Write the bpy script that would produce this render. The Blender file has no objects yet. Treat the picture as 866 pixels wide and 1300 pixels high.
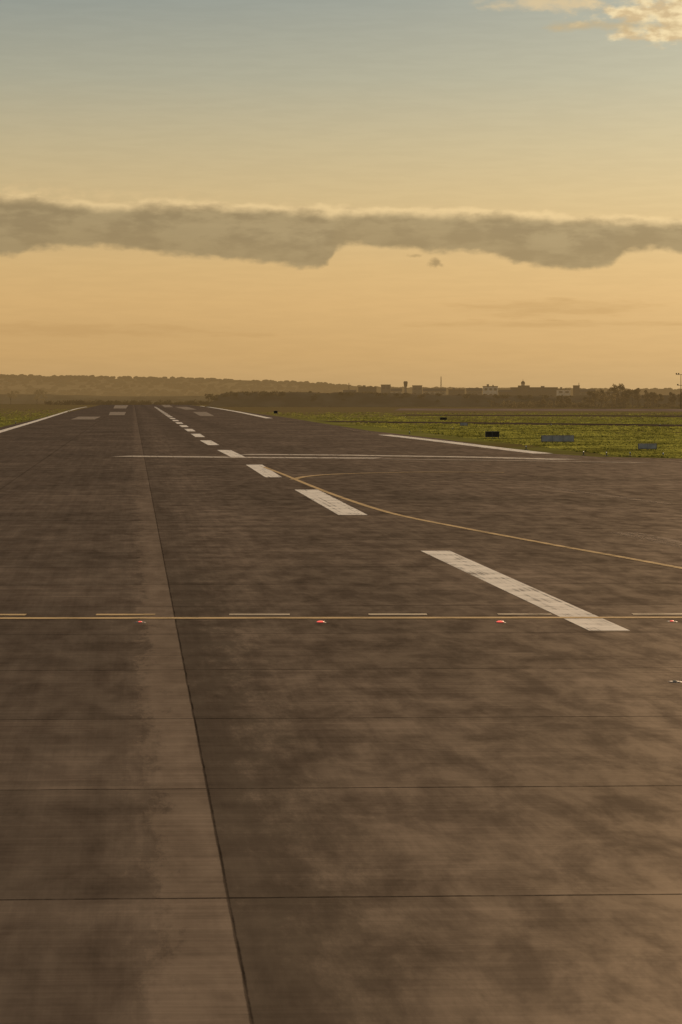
import bpy, math, random
import numpy as np
from mathutils import Vector, Matrix, noise as mnoise
random.seed(7); rng=np.random.default_rng(7)
sc=bpy.context.scene
EYE=5.0; F=3400.0; HZ=505.0; CX=433.0     # eye height (m) and survey constants of the photo
def site(px,py):
    d=EYE*F/(py-HZ); return ((px-CX)/F*d, d)
def at(px,d): return (px-CX)/F*d
def hgt(py,d): return EYE+(HZ-py)/F*d
SL=0.0777                                  # runway heading: x falls SL per metre of y

# ------------------------------------------------------------------ helpers
def obj(name,verts,faces,mats=(),mi=None,parent=None,smooth=False):
    me=bpy.data.meshes.new(name); me.from_pydata([tuple(v) for v in verts],[],[tuple(f) for f in faces]); me.update()
    for m in mats: me.materials.append(m)
    if mi is not None: me.polygons.foreach_set('material_index',list(mi))
    if smooth: me.polygons.foreach_set('use_smooth',[True]*len(me.polygons))
    o=bpy.data.objects.new(name,me); sc.collection.objects.link(o)
    if parent: o.parent=parent
    return o
def empty(name,loc=(0,0,0),rz=0):
    e=bpy.data.objects.new(name,None); e.location=loc; e.rotation_euler=(0,0,rz); sc.collection.objects.link(e); return e
def box(x0,x1,y0,y1,z0,z1):
    v=[(x0,y0,z0),(x1,y0,z0),(x1,y1,z0),(x0,y1,z0),(x0,y0,z1),(x1,y0,z1),(x1,y1,z1),(x0,y1,z1)]
    f=[(3,2,1,0),(4,5,6,7),(0,1,5,4),(1,2,6,5),(2,3,7,6),(3,0,4,7)]
    return v,f
def merge(parts):
    V=[];Fa=[];M=[]
    for p in parts:
        v,f=p[0],p[1]; m=p[2] if len(p)>2 else 0
        o=len(V); V+=list(v); Fa+=[tuple(i+o for i in q) for q in f]; M+=[m]*len(f)
    return V,Fa,M
def cyl(p0,p1,r0,r1,n=8,caps=True):
    p0=Vector(p0);p1=Vector(p1);a=(p1-p0).normalized()
    u=a.orthogonal().normalized();w=a.cross(u)
    V=[];Fa=[]
    for p,r in((p0,r0),(p1,r1)):
        for i in range(n):
            t=2*math.pi*i/n; V.append(tuple(p+(u*math.cos(t)+w*math.sin(t))*r))
    for i in range(n): j=(i+1)%n; Fa.append((i,j,n+j,n+i))
    if caps: Fa.append(tuple(range(n-1,-1,-1))); Fa.append(tuple(range(n,2*n)))
    return V,Fa
class NT:
    def __init__(s,t): s.t=t
    def n(s,typ,**k):
        x=s.t.nodes.new(typ)
        for a,b in k.items(): setattr(x,a,b)
        return x
    def l(s,a,b): s.t.links.new(a,b)
    def put(s,sock,v):
        if isinstance(v,bpy.types.NodeSocket): s.l(v,sock)
        else: sock.default_value=v
    def m(s,op,a,b=0.0,c=0.0,clamp=False):
        x=s.n('ShaderNodeMath',operation=op,use_clamp=clamp)
        s.put(x.inputs[0],a); s.put(x.inputs[1],b); s.put(x.inputs[2],c); return x.outputs[0]
    def ss(s,v,a,b,o0=0.0,o1=1.0):
        x=s.n('ShaderNodeMapRange',interpolation_type='SMOOTHSTEP')
        s.put(x.inputs[0],v)
        for i,q in enumerate((a,b,o0,o1)): s.put(x.inputs[i+1],q)
        return x.outputs[0]
    def mix(s,f,a,b,bl='MIX'):
        x=s.n('ShaderNodeMix',data_type='RGBA',blend_type=bl); s.put(x.inputs[0],f)
        for i,v in((6,a),(7,b)):
            if isinstance(v,tuple) and len(v)==3: v=v+(1,)
            s.put(x.inputs[i],v)
        return x.outputs[2]
    def mul(s,c,f):
        x=s.n('ShaderNodeVectorMath',operation='SCALE'); s.l(c,x.inputs[0]); s.put(x.inputs['Scale'],f); return x.outputs[0]
    def vec(s,x,y,z=0.0):
        c=s.n('ShaderNodeCombineXYZ'); s.put(c.inputs[0],x);s.put(c.inputs[1],y);s.put(c.inputs[2],z); return c.outputs[0]
    def noise(s,v,scale=1,detail=3,rough=.55,dist=0):
        x=s.n('ShaderNodeTexNoise'); s.l(v,x.inputs['Vector'])
        x.inputs['Scale'].default_value=scale; x.inputs['Detail'].default_value=detail
        x.inputs['Roughness'].default_value=rough; x.inputs['Distortion'].default_value=dist
        return x.outputs[0]
    def ramp(s,f,pts):
        r=s.n('ShaderNodeValToRGB'); s.put(r.inputs[0],f); e=r.color_ramp.elements
        while len(e)<len(pts): e.new(0.5)
        for q,(p,c) in zip(e,pts): q.position=p; q.color=c+(1,) if len(c)==3 else c
        return r.outputs[0]
def srgb(r,g,b):
    return tuple(((c/255)/12.92 if c/255<=.04045 else ((c/255+.055)/1.055)**2.4) for c in(r,g,b))
def material(name):
    m=bpy.data.materials.new(name); m.use_nodes=True; t=m.node_tree
    p=t.nodes['Principled BSDF']; p.inputs['Roughness'].default_value=.85
    p.inputs['Specular IOR Level'].default_value=.2
    return m,NT(t),p
def matte(name):
    m=bpy.data.materials.new(name); m.use_nodes=True; t=m.node_tree; t.nodes.remove(t.nodes['Principled BSDF'])
    d=t.nodes.new('ShaderNodeBsdfDiffuse'); d.inputs['Roughness'].default_value=0; t.links.new(d.outputs[0],t.nodes['Material Output'].inputs[0])
    return m,NT(t),d
def add_sheen(m,N,last,amt,rough,tint=(1,.90,.78,1)):
    gl=N.n('ShaderNodeBsdfGlossy'); gl.inputs['Color'].default_value=tint; N.put(gl.inputs['Roughness'],rough)
    mx=N.n('ShaderNodeMixShader'); N.put(mx.inputs[0],amt); N.l(last,mx.inputs[1]); N.l(gl.outputs[0],mx.inputs[2]); return mx.outputs[0]
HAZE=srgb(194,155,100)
def simple(name,c,rough=.8,spec=.25,metal=0,var=.25,scale=2.0,transl=0,haze=0):
    # haze = share of emission mixed into far materials, imitating sunlit air before them
    if spec==0: m,N,p=matte(name); cs=p.inputs['Color']
    else:
        m,N,p=material(name); cs=p.inputs['Base Color']
        p.inputs['Roughness'].default_value=rough; p.inputs['Specular IOR Level'].default_value=spec; p.inputs['Metallic'].default_value=metal
    g=N.n('ShaderNodeNewGeometry').outputs['Position']
    n=N.noise(g,scale,2)
    a=tuple(x*(1-var) for x in c); b=tuple(min(1,x*(1+var)) for x in c)
    col=N.mix(N.ss(n,.35,.65),a,b); N.l(col,cs)
    out=m.node_tree.nodes['Material Output']; last=p.outputs[0]
    if transl:
        tr=N.n('ShaderNodeBsdfTranslucent'); N.l(col,tr.inputs[0]); mx=N.n('ShaderNodeMixShader'); mx.inputs[0].default_value=transl
        N.l(last,mx.inputs[1]); N.l(tr.outputs[0],mx.inputs[2]); last=mx.outputs[0]
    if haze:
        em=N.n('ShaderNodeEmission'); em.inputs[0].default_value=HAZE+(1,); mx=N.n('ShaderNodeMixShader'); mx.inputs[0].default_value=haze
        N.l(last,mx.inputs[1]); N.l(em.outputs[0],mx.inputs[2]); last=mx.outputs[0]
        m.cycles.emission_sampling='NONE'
    N.l(last,out.inputs[0])
    return m

# ------------------------------------------------------------------ sun + sky
SUN_AZ,SUN_EL=16.0,12.5
S=Vector((math.sin(math.radians(SUN_AZ))*math.cos(math.radians(SUN_EL)),math.cos(math.radians(SUN_AZ))*math.cos(math.radians(SUN_EL)),math.sin(math.radians(SUN_EL))))
sl=bpy.data.lights.new('sun','SUN'); sl.energy=4.8; sl.angle=math.radians(.6); sl.color=(1,.70,.43)
so=bpy.data.objects.new('sun',sl); so.rotation_euler=S.to_track_quat('Z','Y').to_euler(); sc.collection.objects.link(so)

W=bpy.data.worlds.new('World'); sc.world=W; W.use_nodes=True; N=NT(W.node_tree)
try: W.cycles.sampling_method='MANUAL'; W.cycles.sample_map_resolution=256
except Exception: pass
bg=W.node_tree.nodes['Background']; bg.inputs[1].default_value=.15
sky=N.n('ShaderNodeTexSky',sky_type='NISHITA'); sky.sun_disc=False
sky.sun_elevation=math.radians(SUN_EL); sky.sun_rotation=math.radians(SUN_AZ); sky.dust_density=3.0
tc=N.n('ShaderNodeTexCoord').outputs['Generated']
sp=N.n('ShaderNodeSeparateXYZ'); N.l(tc,sp.inputs[0]); X,Y,Z=sp.outputs
el=N.m('MULTIPLY',N.m('ARCSINE',Z),57.2958); az=N.m('MULTIPLY',N.m('ARCTAN2',X,Y),57.2958)
D=57.2958/F
def E(y): return (HZ-y)*D
rows=[(505,(186,152,103)),(450,(201,162,106)),(385,(212,173,115)),(340,(213,177,120)),(250,(206,181,133)),(185,(194,178,140)),(100,(172,169,147)),(0,(148,154,146)),(-250,(114,128,132)),(-560,(84,104,118))]
rp=N.ramp(N.m('DIVIDE',el,18.0,clamp=True),[(E(y)/18.0,srgb(*c)) for y,c in rows])
dt=N.n('ShaderNodeVectorMath',operation='DOT_PRODUCT'); N.l(tc,dt.inputs[0]); dt.inputs[1].default_value=S
ang=N.m('MULTIPLY',N.m('ARCCOSINE',N.m('MINIMUM',dt.outputs['Value'],.99999)),57.2958)
glow=N.m('EXPONENT',N.m('MULTIPLY',ang,-1/6.0))
gv=N.n('ShaderNodeVectorMath',operation='SCALE'); gv.inputs[0].default_value=(.85,.70,.42); N.l(glow,gv.inputs['Scale'])
base=N.mul(rp,N.ss(az,-9.0,9.0,.95,1.02))
ad=N.n('ShaderNodeVectorMath',operation='ADD'); N.l(base,ad.inputs[0]); N.l(gv.outputs[0],ad.inputs[1])
clear=ad.outputs[0]
def curve(pts):
    c=N.n('ShaderNodeFloatCurve'); cm=c.mapping.curves[0]
    P=[((x-CX)*D/20+.5,E(y)/10) for x,y in pts]
    cm.points[0].location=P[0]; cm.points[-1].location=P[-1]
    for q in P[1:-1]: cm.points.new(*q)
    c.mapping.update(); N.put(c.inputs['Value'],N.m('ADD',N.m('DIVIDE',az,20.0),.5,clamp=True))
    return N.m('MULTIPLY',c.outputs[0],10.0)
U=curve([(-160,243),(0,246),(60,250),(130,257),(250,255),(350,260),(480,264),(600,265),(740,273),(866,280),(1020,290)])
L=curve([(-160,330),(0,330),(60,319),(130,317),(230,328),(330,335),(400,343),(416,338),(430,316),(500,318),(560,322),(620,325),(660,337),(770,342),(792,326),(830,320),(866,326),(1020,330)])
c1=N.noise(N.vec(az,N.m('MULTIPLY',el,1.5)),1.5,5,.52)
c2=N.noise(N.vec(N.m('ADD',az,31.0),N.m('MULTIPLY',el,1.8)),2.6,5,.5)
c3=N.noise(N.vec(az,N.m('MULTIPLY',el,2.6),5.0),1.1,4,.55)
U2=N.m('ADD',U,N.m('MULTIPLY',N.m('SUBTRACT',c1,.5),.36)); L2=N.m('ADD',L,N.m('MULTIPLY',N.m('SUBTRACT',c2,.5),.30))
dU=N.m('SUBTRACT',U2,el); dL=N.m('SUBTRACT',el,L2)
mU=N.ss(dU,-.05,.08); mL=N.ss(dL,-.03,.15)
band=N.m('MULTIPLY',mU,mL)
body=N.mix(N.ss(c3,.38,.62),srgb(150,131,97),srgb(168,148,110))
body=N.mix(N.ss(dL,.12,.8),N.mix(.5,body,srgb(157,136,98)),body)
rim=N.m('MULTIPLY',N.ss(dU,.28,.0),N.ss(c3,.3,.55,.55,1.0))
body=N.mix(rim,body,srgb(236,206,152))
body=N.mul(body,N.ss(az,-8,8,.96,1.10))
col=N.mix(N.m('MULTIPLY',band,.92),clear,body)
veil=N.m('MULTIPLY',N.ss(dU,-.35,.05),N.m('MULTIPLY',N.ss(az,1,-7),N.ss(c2,.4,.65)))
col=N.mix(N.m('MULTIPLY',N.m('MULTIPLY',veil,N.m('SUBTRACT',1.0,mU)),.5),col,srgb(226,194,142))
def patch(x,y,rx,ry,nz,lo,hi):
    dx=N.m('DIVIDE',N.m('SUBTRACT',az,(x-CX)*D),rx*D); dy=N.m('DIVIDE',N.m('SUBTRACT',el,E(y)),ry*D)
    r=N.m('SQRT',N.m('ADD',N.m('MULTIPLY',dx,dx),N.m('MULTIPLY',dy,dy)))
    return N.ss(N.m('ADD',N.m('SUBTRACT',1.0,r),N.m('MULTIPLY',N.m('SUBTRACT',nz,.5),2.2)),lo,hi)
cf=N.noise(N.vec(az,N.m('MULTIPLY',el,1.3),9.0),4.5,3,.5)
cs=N.noise(N.vec(N.m('MULTIPLY',az,.6),N.m('MULTIPLY',el,5.0),3.0),1.6,3,.6)
col=N.mul(col,N.ss(cs,.35,.65,.985,1.015))
col=N.mix(N.m('MULTIPLY',patch(553,333,14,10,cf,.0,.9),.75),col,srgb(160,136,96))
col=N.mix(N.m('MULTIPLY',patch(527,325,12,4,cf,.1,.8),.5),col,srgb(165,140,98))
col=N.mix(N.m('MULTIPLY',patch(700,392,190,16,cs,.1,1.0),.4),col,srgb(188,150,96))
col=N.mix(N.m('MULTIPLY',patch(700,412,260,7,cs,.1,1.0),.35),col,srgb(186,148,94))
col=N.mix(N.m('MULTIPLY',patch(120,420,300,14,cs,.1,1.0),.4),col,srgb(184,146,94))
ck=N.noise(N.vec(N.m('MULTIPLY',az,.8),N.m('MULTIPLY',el,1.7),14.0),1.9,5,.55)
k1=patch(880,20,145,48,ck,.0,.6)
col=N.mix(N.m('MULTIPLY',k1,.9),col,N.mix(N.ss(c2,.38,.62),srgb(214,186,140),srgb(250,226,176)))
col=N.mix(N.m('MULTIPLY',patch(705,8,105,16,ck,.0,.9),.75),col,srgb(226,200,154))
col=N.mix(N.m('MULTIPLY',patch(775,38,110,9,ck,.0,.9),.55),col,srgb(198,174,130))
s10=N.mul(col,1/.15)
warm=N.mix(1.0,sky.outputs[0],(1.0,.82,.64),'MULTIPLY')
fin=N.mix(N.ss(el,10.0,30.0),s10,warm)
N.l(fin,bg.inputs[0])

# ------------------------------------------------------------------ materials
def st_coords(N):
    g=N.n('ShaderNodeNewGeometry').outputs['Position']; q=N.n('ShaderNodeSeparateXYZ'); N.l(g,q.inputs[0])
    s=N.m('ADD',q.outputs[0],N.m('MULTIPLY',q.outputs[1],SL)); t=N.m('SUBTRACT',q.outputs[1],N.m('MULTIPLY',q.outputs[0],.045))
    return g,s,t
SEAM=.953
mc,N,p=matte('runway_concrete'); g,s,t=st_coords(N)
V=N.vec; M=N.m
big=N.noise(V(M('MULTIPLY',s,.16),M('MULTIPLY',t,.05)),1,3,.6)
patchn=N.noise(V(M('MULTIPLY',s,1.2),M('MULTIPLY',t,.36)),1,5,.7,.25)
tr=N.noise(V(M('MULTIPLY',s,.22),M('MULTIPLY',t,5.0)),1,5,.78)
tr2=N.noise(V(M('MULTIPLY',s,.05),M('MULTIPLY',t,.6)),1,4,.7)
lo=N.noise(V(M('MULTIPLY',s,2.8),M('MULTIPLY',t,.045)),1,5,.7)
def c5(x,w): return M('MULTIPLY',M('SUBTRACT',x,.5),w)
dev=M('ADD',c5(big,1.1),M('ADD',c5(patchn,1.1),M('ADD',c5(tr,1.05),M('ADD',c5(tr2,1.15),c5(lo,.95)))))
c=N.ramp(M('ADD',dev,.5),[(.0,(.038,.027,.019)),(.34,(.074,.054,.039)),(.60,(.102,.076,.055)),(1.0,(.170,.127,.092))])
sid=M('FLOOR',M('DIVIDE',M('SUBTRACT',t,4.3),7.5)); lid=M('FLOOR',M('DIVIDE',M('SUBTRACT',s,SEAM),7.5))
wn=N.n('ShaderNodeTexWhiteNoise',noise_dimensions='2D'); N.l(V(sid,lid),wn.inputs['Vector'])
c=N.mul(c,N.ss(wn.outputs[0],0,1,.88,1.12))
ds=M('SUBTRACT',s,SEAM); jn=N.noise(V(M('MULTIPLY',s,2.2),M('MULTIPLY',t,.5),4.0),1,5,.76)
left=N.ss(ds,.01,-.01)
dls=M('ADD',ds,c5(jn,2.2))
pale=M('MULTIPLY',left,N.ss(dls,-.9,-.55))
c=N.mix(M('MULTIPLY',pale,N.ss(t,170,40,.35,.85)),c,N.mul(N.mix(.62,c,(.185,.138,.097)),N.ss(tr,.3,.7,.82,1.18)))
c=N.mul(c,M('SUBTRACT',1.0,M('MULTIPLY',M('MULTIPLY',left,N.ss(dls,-.5,-1.5)),N.ss(patchn,.35,.6,.04,.24))))
right=M('SUBTRACT',1.0,left); drs=M('ADD',ds,c5(jn,5.5))
oil=M('MULTIPLY',right,N.ss(drs,1.9,.3)); oil=M('MULTIPLY',oil,N.ss(patchn,.35,.6,.5,1.0))
oil=M('MULTIPLY',oil,M('MULTIPLY',N.ss(t,110,45,.5,1.0),N.ss(t,14,24,.6,1.0)))
c=N.mul(c,M('SUBTRACT',1.0,M('MULTIPLY',oil,.66)))
def gaus(v,c0,w):
    a=M('DIVIDE',M('SUBTRACT',v,c0),w); return M('EXPONENT',M('MULTIPLY',M('MULTIPLY',a,a),-1.0))
rub=M('MULTIPLY',M('ADD',gaus(s,6.4,1.7),gaus(s,14.3,1.7)),N.ss(lo,.35,.62,.15,1.0))
c=N.mul(c,M('SUBTRACT',1.0,M('MULTIPLY',rub,.36)))
# rubbered sweep of turning traffic across the far lanes, and a narrower second one
tb=M('ADD',t,M('MULTIPLY',N.ss(s,10,34),10.0))
swp=M('MULTIPLY',gaus(tb,134,6.5),N.ss(s,7,14)); swp=M('MULTIPLY',swp,N.ss(tr2,.25,.55,.35,1.0))
sw2=M('MULTIPLY',gaus(tb,171,4.5),N.ss(s,14,20)); sw2=M('MULTIPLY',sw2,.6)
c=N.mul(c,M('SUBTRACT',1.0,M('MULTIPLY',M('MAXIMUM',swp,sw2),.42)))
wob=c5(N.noise(V(s,M('MULTIPLY',sid,3.3)),1.3,2),.05)
ft=M('MULTIPLY',M('ABSOLUTE',M('SUBTRACT',M('FRACT',M('DIVIDE',M('ADD',M('SUBTRACT',t,4.3+3.75),wob),7.5)),.5)),7.5)
jw=N.ss(t,40,140,.045,.16)
jt=M('MULTIPLY',N.ss(M('DIVIDE',ft,jw),1.0,.45),N.ss(t,210,40,.15,1.0))
jt=M('MULTIPLY',jt,N.ss(jn,.35,.55,.55,1.0))
sw=c5(jn,.06)
js=M('MULTIPLY',N.ss(M('ABSOLUTE',M('ADD',ds,sw)),.026,.006),N.ss(jn,.35,.6,1.0,.7))
js2=M('MULTIPLY',N.ss(M('ABSOLUTE',M('ADD',ds,8.2)),.09,.05),.3)
J=M('MAXIMUM',M('MULTIPLY',jt,.75),M('MAXIMUM',M('MULTIPLY',js,.82),js2))
c=N.mix(J,c,(.014,.010,.007))
N.l(c,p.inputs['Color'])
N.l(add_sheen(mc,N,p.outputs[0],M('MULTIPLY',M('SUBTRACT',1.0,J),N.ss(patchn,.35,.65,.026,.052)),.52,(1,.88,.73,1)),mc.node_tree.nodes['Material Output'].inputs[0])

def paint(name,colr,wear=.5,longi=True):
    m,N,p=matte(name); g,s,t=st_coords(N)
    if longi: a=N.noise(N.vec(N.m('MULTIPLY',N.m('ADD',s,N.m('MULTIPLY',t,.008)),7.0),N.m('MULTIPLY',t,.07)),1,4,.7)
    else: a=N.noise(N.vec(N.m('MULTIPLY',s,.8),N.m('MULTIPLY',t,4.0)),1,3,.7)
    b=N.noise(g,.9,3,.6); f=N.noise(g,14,2,.7)
    w=N.m('ADD',N.m('MULTIPLY',a,.6),N.m('ADD',N.m('MULTIPLY',b,.3),N.m('MULTIPLY',f,.1)))
    k=N.ss(w,.56-.2*wear-.06,.56-.2*wear+.05)
    col=N.mix(N.ss(b,.35,.65),tuple(x*.78 for x in colr),colr)
    N.l(col,p.inputs['Color']); last=add_sheen(m,N,p.outputs[0],.05,.5)
    trn=N.n('ShaderNodeBsdfTransparent'); mx=N.n('ShaderNodeMixShader'); N.l(N.m('MULTIPLY',N.m('SUBTRACT',1.0,k),.7),mx.inputs[0])
    N.l(last,mx.inputs[1]); N.l(trn.outputs[0],mx.inputs[2]); N.l(mx.outputs[0],m.node_tree.nodes['Material Output'].inputs[0])
    return m
m_white=paint('worn_white_paint',(.88,.82,.70),.62)
m_faint=paint('faded_white_paint',(.17,.13,.095),.35)
m_yel=paint('worn_yellow_paint',(.60,.43,.21),.62,False)
m_cream=paint('faded_yellow_paint',(.62,.52,.36),.62,False)

mg,N,p=matte('grass_ground'); g,s,t=st_coords(N)
a=N.noise(N.vec(N.m('MULTIPLY',s,.03),N.m('MULTIPLY',t,.006)),1,4,.65); b=N.noise(g,.25,3,.7); e2=N.noise(N.vec(N.m('MULTIPLY',s,.004),N.m('MULTIPLY',t,.03)),1,3,.6)
w=N.m('ADD',N.m('MULTIPLY',a,.45),N.m('ADD',N.m('MULTIPLY',b,.2),N.m('MULTIPLY',e2,.35)))
cg=N.ramp(w,[(.39,(.145,.105,.044)),(.46,(.165,.150,.044)),(.53,(.200,.200,.048)),(.61,(.27,.215,.090))])
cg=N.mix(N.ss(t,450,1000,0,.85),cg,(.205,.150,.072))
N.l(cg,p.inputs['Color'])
m_blade=simple('grass_blade',(.175,.180,.042),1,0,var=.45,scale=.10,transl=.45)

# ------------------------------------------------------------------ ground, pavements
def sheet(name,pts,z,mat,parent=None):
    return obj(name,[(x,y,z) for x,y in pts],[tuple(range(len(pts)))],[mat],parent=parent)
ground=sheet('ground',[(-9000,-300),(9000,-300),(9000,14000),(-9000,14000)],0,mg)
def rx(s_,y): return s_-SL*y
pl=[(rx(-22.5,y),y) for y in(-60,2300)]
pr=[(rx(40,2300),2300),(rx(39,700),700),site(470,547),site(560,557),site(640,568.5),site(700,576),site(760,580),site(866,582.5),(70,214),(260,205),(260,-60)]
runway=sheet('runway',[pl[0]]+[pl[1]]+pr,.004,mc)
runway.data.polygons[0].flip() if runway.data.polygons[0].normal.z<0 else None
m_taxi=simple('taxiway_concrete',(.24,.18,.13),1,0,var=.25,scale=.05)
m_taxd=simple('taxiway_asphalt',(.085,.064,.046),1,0,var=.25,scale=.05)
sheet('taxiway',[site(508,518.7),site(1400,520.5),site(1400,523.6),site(500,521.2)],.008,m_taxi)
sheet('taxiway',[site(400,534.2),site(1500,545.5),site(1500,549.5),site(430,536.2)],.012,m_taxd)
sheet('taxiway',[site(520,526.4),site(1500,530),site(1500,532.2),site(500,527.5)],.008,m_taxd)
def strip(name,pts,w,mat,z=.009,parent=None,ws=None):
    P=[Vector((x,y)) for x,y in pts]; V=[];Fa=[]
    for i,q in enumerate(P):
        d=((P[min(i+1,len(P)-1)]-P[max(i-1,0)])).normalized(); n=Vector((-d.y,d.x))
        ww=(ws[i] if ws else w)/2
        V+= [(q.x+n.x*ww,q.y+n.y*ww,z),(q.x-n.x*ww,q.y-n.y*ww,z)]
    for i in range(len(P)-1): Fa.append((2*i,2*i+1,2*i+3,2*i+2))
    return obj(name,V,Fa,[mat],parent=parent)
def smooth(pts,n=12):
    out=[]
    P=[pts[0]]+list(pts)+[pts[-1]]
    for i in range(1,len(P)-2):
        for k in range(n):
            u=k/n; a,b,c_,d=[Vector(P[i+j]) for j in(-1,0,1,2)]
            out.append(tuple(.5*((2*b)+(-a+c_)*u+(2*a-5*b+4*c_-d)*u*u+(-a+3*b-3*c_+d)*u**3)))
    out.append(tuple(pts[-1])); return out
cl=empty('runway_centre_line')
def quad(name,cs,z,mat,parent): return sheet(name,[site(*c) for c in cs],z,mat,parent)
quad('dash_1',[(534,699.5),(571,699.5),(800,801),(748,801)],.009,m_white,cl)
quad('dash_2',[(374,621.8),(404,621.8),(467,654),(430,654)],.009,m_white,cl)
quad('dash_3',[(312,590),(333,590),(358,606),(337,606)],.009,m_white,cl)
ya=225
for i in range(22):
    y0=ya+i*58; y1=y0+31
    f=lambda y: -8.6-(y-225)*.0835 if y<300 else -14.86-(y-300)*.0745
    obj('dash_%d'%(i+4),[(f(y0)-.6,y0,.009),(f(y0)+.6,y0,.009),(f(y1)+.65,y1,.009),(f(y1)-.65,y1,.009)],[(0,1,2,3)],[m_white],parent=cl)
se=empty('runway_side_stripe')
strip('left_stripe',smooth([site(-40,561),site(0,548),site(50,533.3),site(95,519.5),site(110,516.5)],6),1.2,m_white,.009,se)
strip('right_stripe',smooth([site(488,552),site(560,560.2),(site(625,568.2)),site(690,575.8)],6),1.8,m_white,.009,se)
strip('right_stripe_far',smooth([site(342,531),site(300,522.5),site(270,517.5),site(255,515.5)],6),1.8,m_white,.009,se)
strip('right_stripe_mid',smooth([site(470,548.8),site(440,545)],3),1.0,m_faint,.009,se)
tz=empty('touchdown_zone_marking')
m_tz=paint('old_white_paint',(.30,.25,.19),.6)
for cs in [[(146,514.5),(163,514.5),(160,518.5),(144,518.5)],[(100,529),(128,529),(120,532.5),(90,532.5)],[(205,514),(215,514),(220,517),(209,517)],[(140,523),(160,523),(158,527),(138,527)],[(222,516.5),(238,516.5),(250,520),(235,520)],[(245,523),(262,523),(272,528),(254,528)]]:
    quad('block',cs,.009,m_tz,tz)
tl=empty('transverse_marking')
m_ln=paint('thin_white_paint',(.62,.55,.44),.6)
strip('line_1',[site(155,579.2),site(310,580.8),site(480,581.8)],3.8,m_ln,.014,tl)
strip('line_2',[site(310,577.0),site(440,578),site(600,580.5),site(720,583.6)],3.2,m_ln,.018,tl)
strip('line_3',[site(480,582.8),site(650,585),site(820,587.8)],2.2,m_tz,.022,tl)
ty=empty('taxiway_lead_in_line')
strip('main',smooth([site(335,593),site(360,602.5),site(395,617),site(440,634),site(500,652.5),site(580,669),site(700,691.5),site(800,709.5),site(900,728),site(1100,764)]),.28,m_yel,.014,ty)
strip('branch',smooth([site(372,609),site(390,605),site(430,602),site(500,600),site(560,599.5),site(640,600)]),.5,m_yel,.018,ty)
hl=empty('holding_position_marking')
strip('solid',[site(-60,785.5),site(433,785),site(940,784.5)],.45,m_yel,.014,hl)
for i,(a_,b_) in enumerate([(-45,33),(122,197),(291,368),(468,542),(632,700),(803,872)]):
    strip('dash_%d'%i,[site(a_,781.0-a_*.001),site(b_,781.0-b_*.001)],.42,m_cream if i>1 else m_yel,.014,hl)
rs=empty('repair_strip')
strip('strip_1',[site(790,676),site(830,684),site(900,699)],1.1,m_faint,.009,rs)
strip('strip_2',[site(690,618),site(760,628),site(850,640)],.6,m_faint,.009,rs)
# ------------------------------------------------------------------ inset lights
m_metal=simple('light_housing_metal',(.10,.08,.07),.7,.3,metal=.2)
mr=bpy.data.materials.new('red_lens'); mr.use_nodes=True; q=mr.node_tree.nodes['Principled BSDF']
q.inputs['Base Color'].default_value=(.4,.02,.01,1); q.inputs['Emission Color'].default_value=(1,.12,.08,1); q.inputs['Emission Strength'].default_value=1.0
def dome(r,h,n=14,k=5,z=0):
    V=[];Fa=[]
    for j in range(k):
        a_=math.pi/2*j/k
        for i in range(n): b_=2*math.pi*i/n; V.append((r*math.cos(a_)*math.cos(b_),r*math.cos(a_)*math.sin(b_),z+h*math.sin(a_)))
    V.append((0,0,z+h))
    for j in range(k-1):
        for i in range(n): i2=(i+1)%n; Fa.append((j*n+i,j*n+i2,(j+1)*n+i2,(j+1)*n+i))
    for i in range(n): Fa.append(((k-1)*n+i,(k-1)*n+(i+1)%n,len(V)-1))
    return V,Fa
for px,py,lit in [(407,790.5,1),(635,790.5,1),(178,790.5,.5),(853,789.5,.6),(857,866,0)]:
    x,y=site(px,py); e=empty('inset_stop_bar_light',(x,y,.004))
    v,f=cyl((0,0,0),(0,0,.012),.13,.10,20); obj('housing',v,f,[m_metal],parent=e)
    v,f=dome(.085 if lit==1 else .045,.028 if lit==1 else .02,z=.012)
    obj('lens',v,f,[mr if lit else m_cream],parent=e,smooth=True)

# ------------------------------------------------------------------ edge lights, signs
m_glass=simple('lamp_glass',(.7,.66,.55),.3,.5)
m_dark=simple('dark_paint',(.06,.05,.04),.6,.3)
def edge_light(px,py,k=1.0):
    x,y=site(px,py); e=empty('taxiway_edge_light',(x,y,0))
    P=[cyl((0,0,0),(0,0,.06),.16*k,.14*k)+(0,),cyl((0,0,.06),(0,0,.20*k),.035*k,.035*k)+(0,),cyl((0,0,.20*k),(0,0,.24*k),.07*k,.07*k)+(0,)]
    d=dome(.065*k,.12*k,z=.24*k); P.append(d+(1,)); V_,F_,M_=merge(P); obj('lamp',V_,F_,[m_dark,m_glass],M_,parent=e)
for px,py in [(351,523),(405,521),(452,527),(515,531),(560,529),(588,540),(640,534),(575,546),(700,541),(741,578),(770,579),(800,579.5),(842,580.5),(520,551),(668,571),(838,541),(60,528),(20,538)]: edge_light(px,py,1.1)
m_sb=simple('sign_back_panel',(.40,.38,.37),.6,.05,var=.12)
m_sf=simple('sign_frame',(.18,.16,.14),.6,.05)
m_sk=simple('sign_black_panel',(.055,.045,.035),.6,.05)
m_sy=simple('sign_yellow_panel',(.55,.36,.04),.6,.3)
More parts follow.
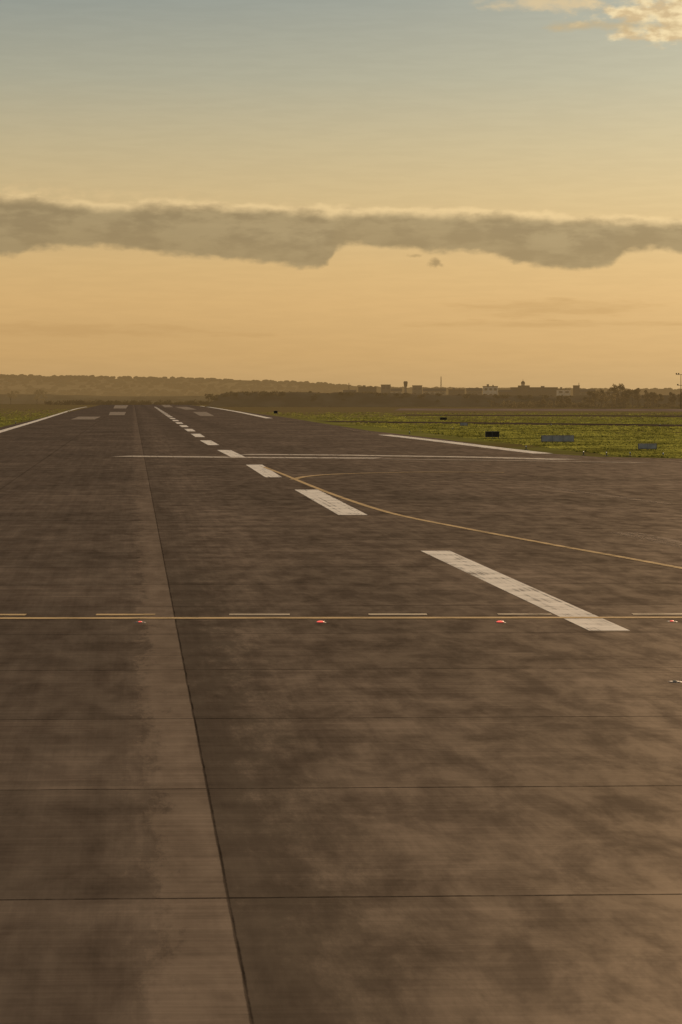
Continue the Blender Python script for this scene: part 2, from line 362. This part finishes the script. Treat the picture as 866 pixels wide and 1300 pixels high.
def sign(px,base,wpx,hpx,back,rz=.0,cells=3):
    x,y=site(px,base); w=wpx/F*y; h=hpx/F*y; e=empty('airfield_guidance_sign',(x,y,0),rz)
    lg=.14; P=[]
    for i in range(cells+1):
        xx=-w/2+.12+(w-.24)*i/cells
        P.append(cyl((xx,0,0),(xx,0,lg+.02),.035,.035)+(0,)); P.append(box(xx-.1,xx+.1,-.12,.12,0,.03)+(0,))
    V_,F_,M_=merge(P); obj('legs',V_,F_,[m_sf],M_,parent=e)
    v,f=box(-w/2,w/2,-.09,.09,lg,h); o=obj('cabinet',v,f,[m_sf],parent=e)
    b=o.modifiers.new('b','BEVEL'); b.width=.02
    P=[]; cw=(w-.08)/cells
    for i in range(cells):
        P.append(box(-w/2+.04+cw*i+.015,-w/2+.04+cw*(i+1)-.015,-.104,-.093,lg+.05,h-.05))
    V_,F_,_=merge(P); obj('rear_panels',V_,F_,[back],parent=e)
    v,f=box(-w/2+.05,w/2-.05,.093,.1,lg+.05,h-.05); obj('legend_panel',v,f,[m_sy],parent=e)
sign(708,562.5,42,10,m_sb,.05,3)
sign(822,572,24,9,m_sb,-.05,2)
sign(625,556.5,18,9,m_sk,.08,2)
sign(589,541.5,10,5,m_sb,0,1)
sign(563,534,9,4,m_sk,0,1)
sign(350,525.5,5,4,m_sk,0,1)

# ------------------------------------------------------------------ grass tufts
def tufts(name,n,xr,yr):
    V=[];Fa=[]
    c=0
    while c<n:
        y=1/random.uniform(1/yr[1],1/yr[0]); px=random.uniform(*xr); x=at(px,y)
        s_=x+SL*y; py=HZ+EYE*F/y
        if s_<-23.2:pass
        elif s_<41.5: continue
        else:
            lim=np.interp(px,[300,470,560,640,700,760,866,1100],[533,546,556,567.5,575,579,581.5,586])
            if py>lim: continue
            lo_=np.interp(px,[400,430,1500],[534.2,534.5,545.5]); hi_=np.interp(px,[400,430,1500],[536,536.2,549.5])
            if lo_-.2<py<hi_+.2: continue
            l2=np.interp(px,[500,1500],[526.2,530]);
            if l2<py<l2+2 and px>500: continue
        h=random.uniform(.06,.2)*(1+.8*mnoise.noise((x*.05,y*.02,0)))
        for k in range(3):
            a_=random.uniform(-.5,.5); w_=random.uniform(.08,.22); ox=random.uniform(-.3,.3); oy=random.uniform(-.3,.3)
            b=len(V); V+=[(x+ox-w_,y+oy-a_*w_,0),(x+ox+w_,y+oy+a_*w_,0),(x+ox+random.uniform(-.15,.15),y+oy+random.uniform(-.1,.1),h)]; Fa.append((b,b+1,b+2))
        c+=1
    return obj(name,V,Fa,[m_blade])
tufts('grass',15000,(330,1050),(215,900))
tufts('grass',4000,(-250,110),(330,1200))

# ------------------------------------------------------------------ distant land
def blob_set(centres,jit=.25):
    import bmesh
    bm=bmesh.new(); bmesh.ops.create_icosphere(bm,subdivisions=2,radius=1); tv=np.array([v.co[:] for v in bm.verts]); tf=np.array([[v.index for v in f.verts] for f in bm.faces]); bm.free()
    VV=[];FF=[]
    for i,(x,y,z,rx_,rz_) in enumerate(centres):
        k=1+rng.uniform(-jit,jit,(len(tv),1)); VV.append(tv*k*np.array([rx_,rx_,rz_])+np.array([x,y,z])); FF.append(tf+i*len(tv))
    return np.concatenate(VV).tolist(),np.concatenate(FF).tolist()
def prof(px): return np.interp(px,[-3000,-900,0,60,150,250,330,400,435,480,600,866,1500,4000],[476,470,474,475,476,478,481,483,487,489.5,491,492,488,484])
D0=4200
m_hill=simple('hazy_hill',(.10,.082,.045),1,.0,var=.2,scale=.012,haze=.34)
V_=[];F_=[]; xs=np.linspace(-3000,4000,360); ys=[3300,3600,3900,4200,4800,5600]; fr=[0,.25,.62,1,.9,0]
for j,yy in enumerate(ys):
    for px in xs:
        H=hgt(prof(px),D0)-5
        V_.append((at(px,D0),yy,max(-1,H*fr[j]*(1+.10*mnoise.noise((px*.008,yy*.002,0))) if fr[j] else -1)))
n_=len(xs)
for j in range(len(ys)-1):
    for i in range(n_-1): F_.append((j*n_+i,j*n_+i+1,(j+1)*n_+i+1,(j+1)*n_+i))
obj('hills',V_,F_,[m_hill],smooth=True)
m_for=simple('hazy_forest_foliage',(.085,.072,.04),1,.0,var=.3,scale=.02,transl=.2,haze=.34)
C=[]
for i in range(6000):
    px=random.uniform(-700,1600); k=random.choice([0,1,2,3,3]); yy=[3450,3650,3900,4150][k]
    yy+=random.uniform(-120,120); f_=np.interp(yy,ys,fr); H=(hgt(prof(px),D0)-5)*f_
    r=random.uniform(1.6,2.8); C.append((at(px,D0),yy,H+r*.6,r*1.8,r*random.uniform(.8,1.2)))
v,f=blob_set(C,.2); obj('distant_forest',v,f,[m_for])
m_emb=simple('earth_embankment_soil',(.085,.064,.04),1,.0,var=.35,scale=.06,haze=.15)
def bank(name,p0,p1,d,topf,mat,depth=60,rough=.5,n=160):
    V_=[];F_=[]
    for i in range(n):
        px=p0+(p1-p0)*i/(n-1); x=at(px,d); e_=min(1,(i+.01)/6,(n-1-i+.01)/6); H=hgt(topf(px),d)*e_
        H+=rough*mnoise.noise((x*.06,d*.01,0))*e_+.4*rough*mnoise.noise((x*.4,3,0))*e_
        for q,(dy,k) in enumerate([(-depth/2,-.02),(-depth/3.2,.55),(-depth/6,.92),(0,1),(depth/4,.9),(depth/2,-.02)]):
            V_.append((x,d+dy+3*mnoise.noise((x*.05,q,0)),H*k+.3*mnoise.noise((x*.2,q*3,1))))
    for i in range(n-1):
        for q in range(5): a_=i*6+q; F_.append((a_,a_+6,a_+7,a_+1))
    return obj(name,V_,F_,[mat],smooth=True)
bank('embankment',262,760,1500,lambda px: np.interp(px,[262,290,330,440,520,640,700,760],[502,498.5,498,498,500,501.5,503,506]),m_emb)
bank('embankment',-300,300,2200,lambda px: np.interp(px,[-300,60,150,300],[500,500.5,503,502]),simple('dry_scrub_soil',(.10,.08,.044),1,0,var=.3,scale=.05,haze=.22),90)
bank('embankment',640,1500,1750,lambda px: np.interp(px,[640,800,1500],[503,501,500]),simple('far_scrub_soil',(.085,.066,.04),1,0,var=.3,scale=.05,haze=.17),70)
def leaves(centres,n,size):
    V_=[];F_=[]
    for (x,y,z,r,rz) in centres:
        d=rng.normal(size=(n,3)); d/=np.linalg.norm(d,axis=1)[:,None]; rr=rng.uniform(.25,1,(n,1))**.6
        P=d*rr*np.array([r,r,rz])+np.array([x,y,z])
        for p_ in P:
            a_=rng.normal(size=3); a_/=np.linalg.norm(a_); b_=np.cross(a_,rng.normal(size=3)); b_/=np.linalg.norm(b_)
            s_=size*rng.uniform(.6,1.4); o=len(V_)
            V_+=[tuple(p_-a_*s_-b_*s_*.5),tuple(p_+a_*s_-b_*s_*.4),tuple(p_+b_*s_)]; F_.append((o,o+1,o+2))
    return V_,F_
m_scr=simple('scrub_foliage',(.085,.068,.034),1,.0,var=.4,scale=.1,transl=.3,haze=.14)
C=[]
for i in range(230):
    px=random.uniform(262,760); d=1500+random.uniform(-22,10); top=np.interp(px,[262,290,330,440,520,640,700,760],[503,500,499.5,499.5,501.5,503,504,506])
    r=random.uniform(.8,1.8); C.append((at(px,d),d,hgt(top,1500)-random.uniform(0,5)*(1 if random.random()<.7 else 0),r*1.5,r*.8))
for i in range(150):
    px=random.uniform(60,330); d=1900; r=random.uniform(.8,2.2); C.append((at(px,d),d,r*.8,r*1.6,r))
for i in range(150):
    px=random.uniform(620,1100); d=1420+random.uniform(-40,40); r=random.uniform(.8,2.2); C.append((at(px,d),d,r*.8,r*1.6,r))
v,f=leaves(C,50,.55); obj('scrub',v,f,[m_scr])
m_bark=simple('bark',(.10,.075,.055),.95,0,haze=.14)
def trees(name,specs,mat):
    P=[];L=[]
    for px,d,h in specs:
        x=at(px,d); P.append(cyl((x,d,-.1),(x+random.uniform(-.3,.3),d,h*.6),h*.022,h*.008,6,False))
        for k in range(random.randint(6,9)):
            z0=h*random.uniform(.2,.5); a_=random.uniform(0,6.28); rr=h*random.uniform(.14,.36); z1=h*random.uniform(.4,.92)
            rr*=1-.5*max(0,(z1/h-.6)/.4)
            q=(x+math.cos(a_)*rr,d+math.sin(a_)*rr,z1); P.append(cyl((x,d,z0),q,h*.009,h*.003,4,False)); r=h*random.uniform(.09,.17); L.append((*q,r,r*.9))
    v1,f1=leaves(L,75,.34); V_,F_,M_=merge([a+(0,) for a in P]+[(v1,f1,1)]); return obj(name,V_,F_,[m_bark,mat],M_)
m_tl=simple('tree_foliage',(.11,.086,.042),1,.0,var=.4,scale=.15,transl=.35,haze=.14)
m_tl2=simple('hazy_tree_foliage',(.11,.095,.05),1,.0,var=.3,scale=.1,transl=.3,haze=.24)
trees('tree_row',[(random.uniform(748,1010),random.uniform(1250,1420),random.uniform(7,12)) for i in range(44)]+[(711,1350,6),(722,1380,5),(690,1400,4)],m_tl)
trees('tree_row',[(random.uniform(-260,62),random.uniform(2000,2300),random.uniform(7,16)) for i in range(20)]+[(random.uniform(62,420),2250,random.uniform(4,7)) for i in range(20)],m_tl2)

# ------------------------------------------------------------------ distant buildings
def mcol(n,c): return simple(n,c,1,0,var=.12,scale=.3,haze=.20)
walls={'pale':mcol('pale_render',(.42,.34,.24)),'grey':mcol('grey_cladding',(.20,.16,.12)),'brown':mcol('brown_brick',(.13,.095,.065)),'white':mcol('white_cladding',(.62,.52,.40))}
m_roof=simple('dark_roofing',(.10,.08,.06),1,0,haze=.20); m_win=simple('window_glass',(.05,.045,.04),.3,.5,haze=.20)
def building(name,x0,x1,top,d,wall='grey',roof='flat',cols=None,floors=3,depth=None):
    a_,b_=at(x0,d),at(x1,d); w=b_-a_; H=hgt(top,d); dp=depth or max(12,w*.5)
    e=empty(name,((a_+b_)/2,d,0)); hw=w/2; he=H if roof=='flat' else H*.8
    v,f=box(-hw,hw,0,dp,-.2,he); obj('walls',v,f,[walls[wall]],parent=e)
    if roof=='flat': v,f=box(-hw-.25,hw+.25,-.25,dp+.25,he+.003,he+.6); obj('roof',v,f,[m_roof],parent=e)
    else:
        V_=[(-hw-.4,-.5,he),(hw+.4,-.5,he),(hw+.4,dp+.5,he),(-hw-.4,dp+.5,he),(-hw-.4,dp/2,H),(hw+.4,dp/2,H)]
        obj('roof',V_,[(0,1,5,4),(2,3,4,5),(0,4,3),(1,2,5),(0,3,2,1)],[m_roof],parent=e)
    P=[]; n=cols or max(2,int(w/4))
    for fl in range(floors):
        z=he*(fl+.35)/floors; 
        for i in range(n):
            cx=-hw+w*(i+.5)/n; ww=w/n*.28; P.append(box(cx-ww,cx+ww,-.06,-.004,z,z+he/floors*.4))
    v,f,_=merge(P); obj('windows',v,f,[m_win],parent=e)
    v,f=box(-hw*.1,hw*.1+1,-.08,-.004,0,2.4); obj('door',v,f,[m_roof],parent=e)
    if roof=='flat' and w>10:
        P=[box(-hw*.5,-hw*.2,dp*.3,dp*.6,he+.6,he+2.2),box(hw*.3,hw*.45,dp*.3,dp*.5,he+.6,he+1.7)]; v,f,_=merge(P); obj('roof_plant',v,f,[walls['grey']],parent=e)
    return e
for a in [('warehouse',436,452,495,2500,'grey','gable'),('warehouse',455,478,492,2600,'brown','flat'),('office_building',484,496,489,2500,'grey','flat'),('warehouse',497,510,493,2300,'pale','gable'),
          ('office_building',524,536,490,2500,'grey','flat'),('hangar',538,566,493,2300,'pale','gable'),('warehouse',570,590,495,2400,'brown','flat'),('warehouse',593,612,492.5,2600,'grey','gable'),
          ('office_building',614,632,491,2300,'white','flat'),('warehouse',634,650,494.5,2200,'brown','gable'),('terminal_building',650,708,492.5,2300,'brown','flat'),('warehouse',708,724,495,2150,'white','flat'),('office_building',729,736,490,2500,'brown','flat'),
          ('warehouse',737,756,494,2300,'grey','gable'),('warehouse',770,800,497,2300,'pale','gable')]: building(*a)
def tower(px,top,d,w):
    e=empty('control_tower',(at(px,d),d,0)); H=hgt(top,d)
    v,f=cyl((0,0,0),(0,0,H*.75),w*.35,w*.3,12); obj('shaft',v,f,[walls['grey']],parent=e)
    v,f=cyl((0,0,H*.75),(0,0,H*.92),w*.42,w*.55,12); obj('cab',v,f,[m_win],parent=e)
    v,f=cyl((0,0,H*.92+.01),(0,0,H),w*.6,w*.45,12); obj('cab_roof',v,f,[m_roof],parent=e)
tower(515,484,2500,3.6)
def mast(px,top,d,k=.35):
    e=empty('lattice_mast',(at(px,d),d,0)); H=hgt(top,d); P=[]
    for sx,sy in((-1,-1),(1,-1),(0,1)): P.append(cyl((sx*1.1,sy*1.1,0),(sx*.15,sy*.15,H),k*.45,k*.3,5))
    for i in range(8):
        z=H*i/8; q=1.1*(1-i/8)+.15; P.append(cyl((-q,-q,z),(q*.85,-q*.85,z+H/8),.12,.12,4)); 
    v,f,_=merge(P); obj('frame',v,f,[m_roof],parent=e)
mast(560,478,2200); mast(443,486,2400,.3); mast(735,486,2400,.3)
d=1200; e=empty('stand_in_mast',(at(864.5,d),d,0)); H=hgt(475,d); m_mst=simple('mast_steel',(.07,.055,.042),1,0,haze=.08)  # mast added as stand-in for an unidentified object at the right edge
P=[cyl((0,0,0),(0,0,H),.20,.11,8),cyl((-2.2,0,H-.2),(2.2,0,H-.2),.10,.10,6),cyl((-1.6,0,H-5),(1.6,0,H-5),.10,.10,6)]
for k in (-2,-1,1,2): P.append(box(k-.28,k+.28,-.3,.3,H-.05,H+.5))
for k in (-1.4,1.4): P.append(box(k-.3,k+.3,-.3,.3,H-4.9,H-4.4))
v,f,_=merge(P); obj('mast',v,f,[m_mst],parent=e)
d=2250; e=empty('church',(at(663,d),d-14,0)); H=hgt(489.5,d); v,f=box(-4,4,0,8,0,H); obj('nave',v,f,[walls['brown']],parent=e)
v,f=cyl((0,4,H+.01),(0,4,H+1.6),1.5,1.5,12); obj('drum',v,f,[walls['pale']],parent=e)
v,f=dome(1.8,2.2,12,5,H+1.61); o=obj('dome',v,f,[m_roof],parent=e,smooth=True); o.location=(0,4,0)
v,f=cyl((0,4,H+3.6),(0,4,H+5.6),.25,.06,6); obj('spire',v,f,[m_roof],parent=e)

# ------------------------------------------------------------------ camera
cam=bpy.data.cameras.new('camera'); co=bpy.data.objects.new('camera',cam); sc.collection.objects.link(co); sc.camera=co
co.location=(0,0,EYE); co.rotation_euler=(math.pi/2,0,0)
cam.sensor_fit='VERTICAL'; cam.sensor_height=36; cam.sensor_width=24; cam.lens=F/1300*36
cam.shift_y=-(650-HZ)/1300; cam.clip_start=.5; cam.clip_end=30000
sc.view_settings.view_transform='Standard'; sc.view_settings.look='None'; sc.view_settings.exposure=0
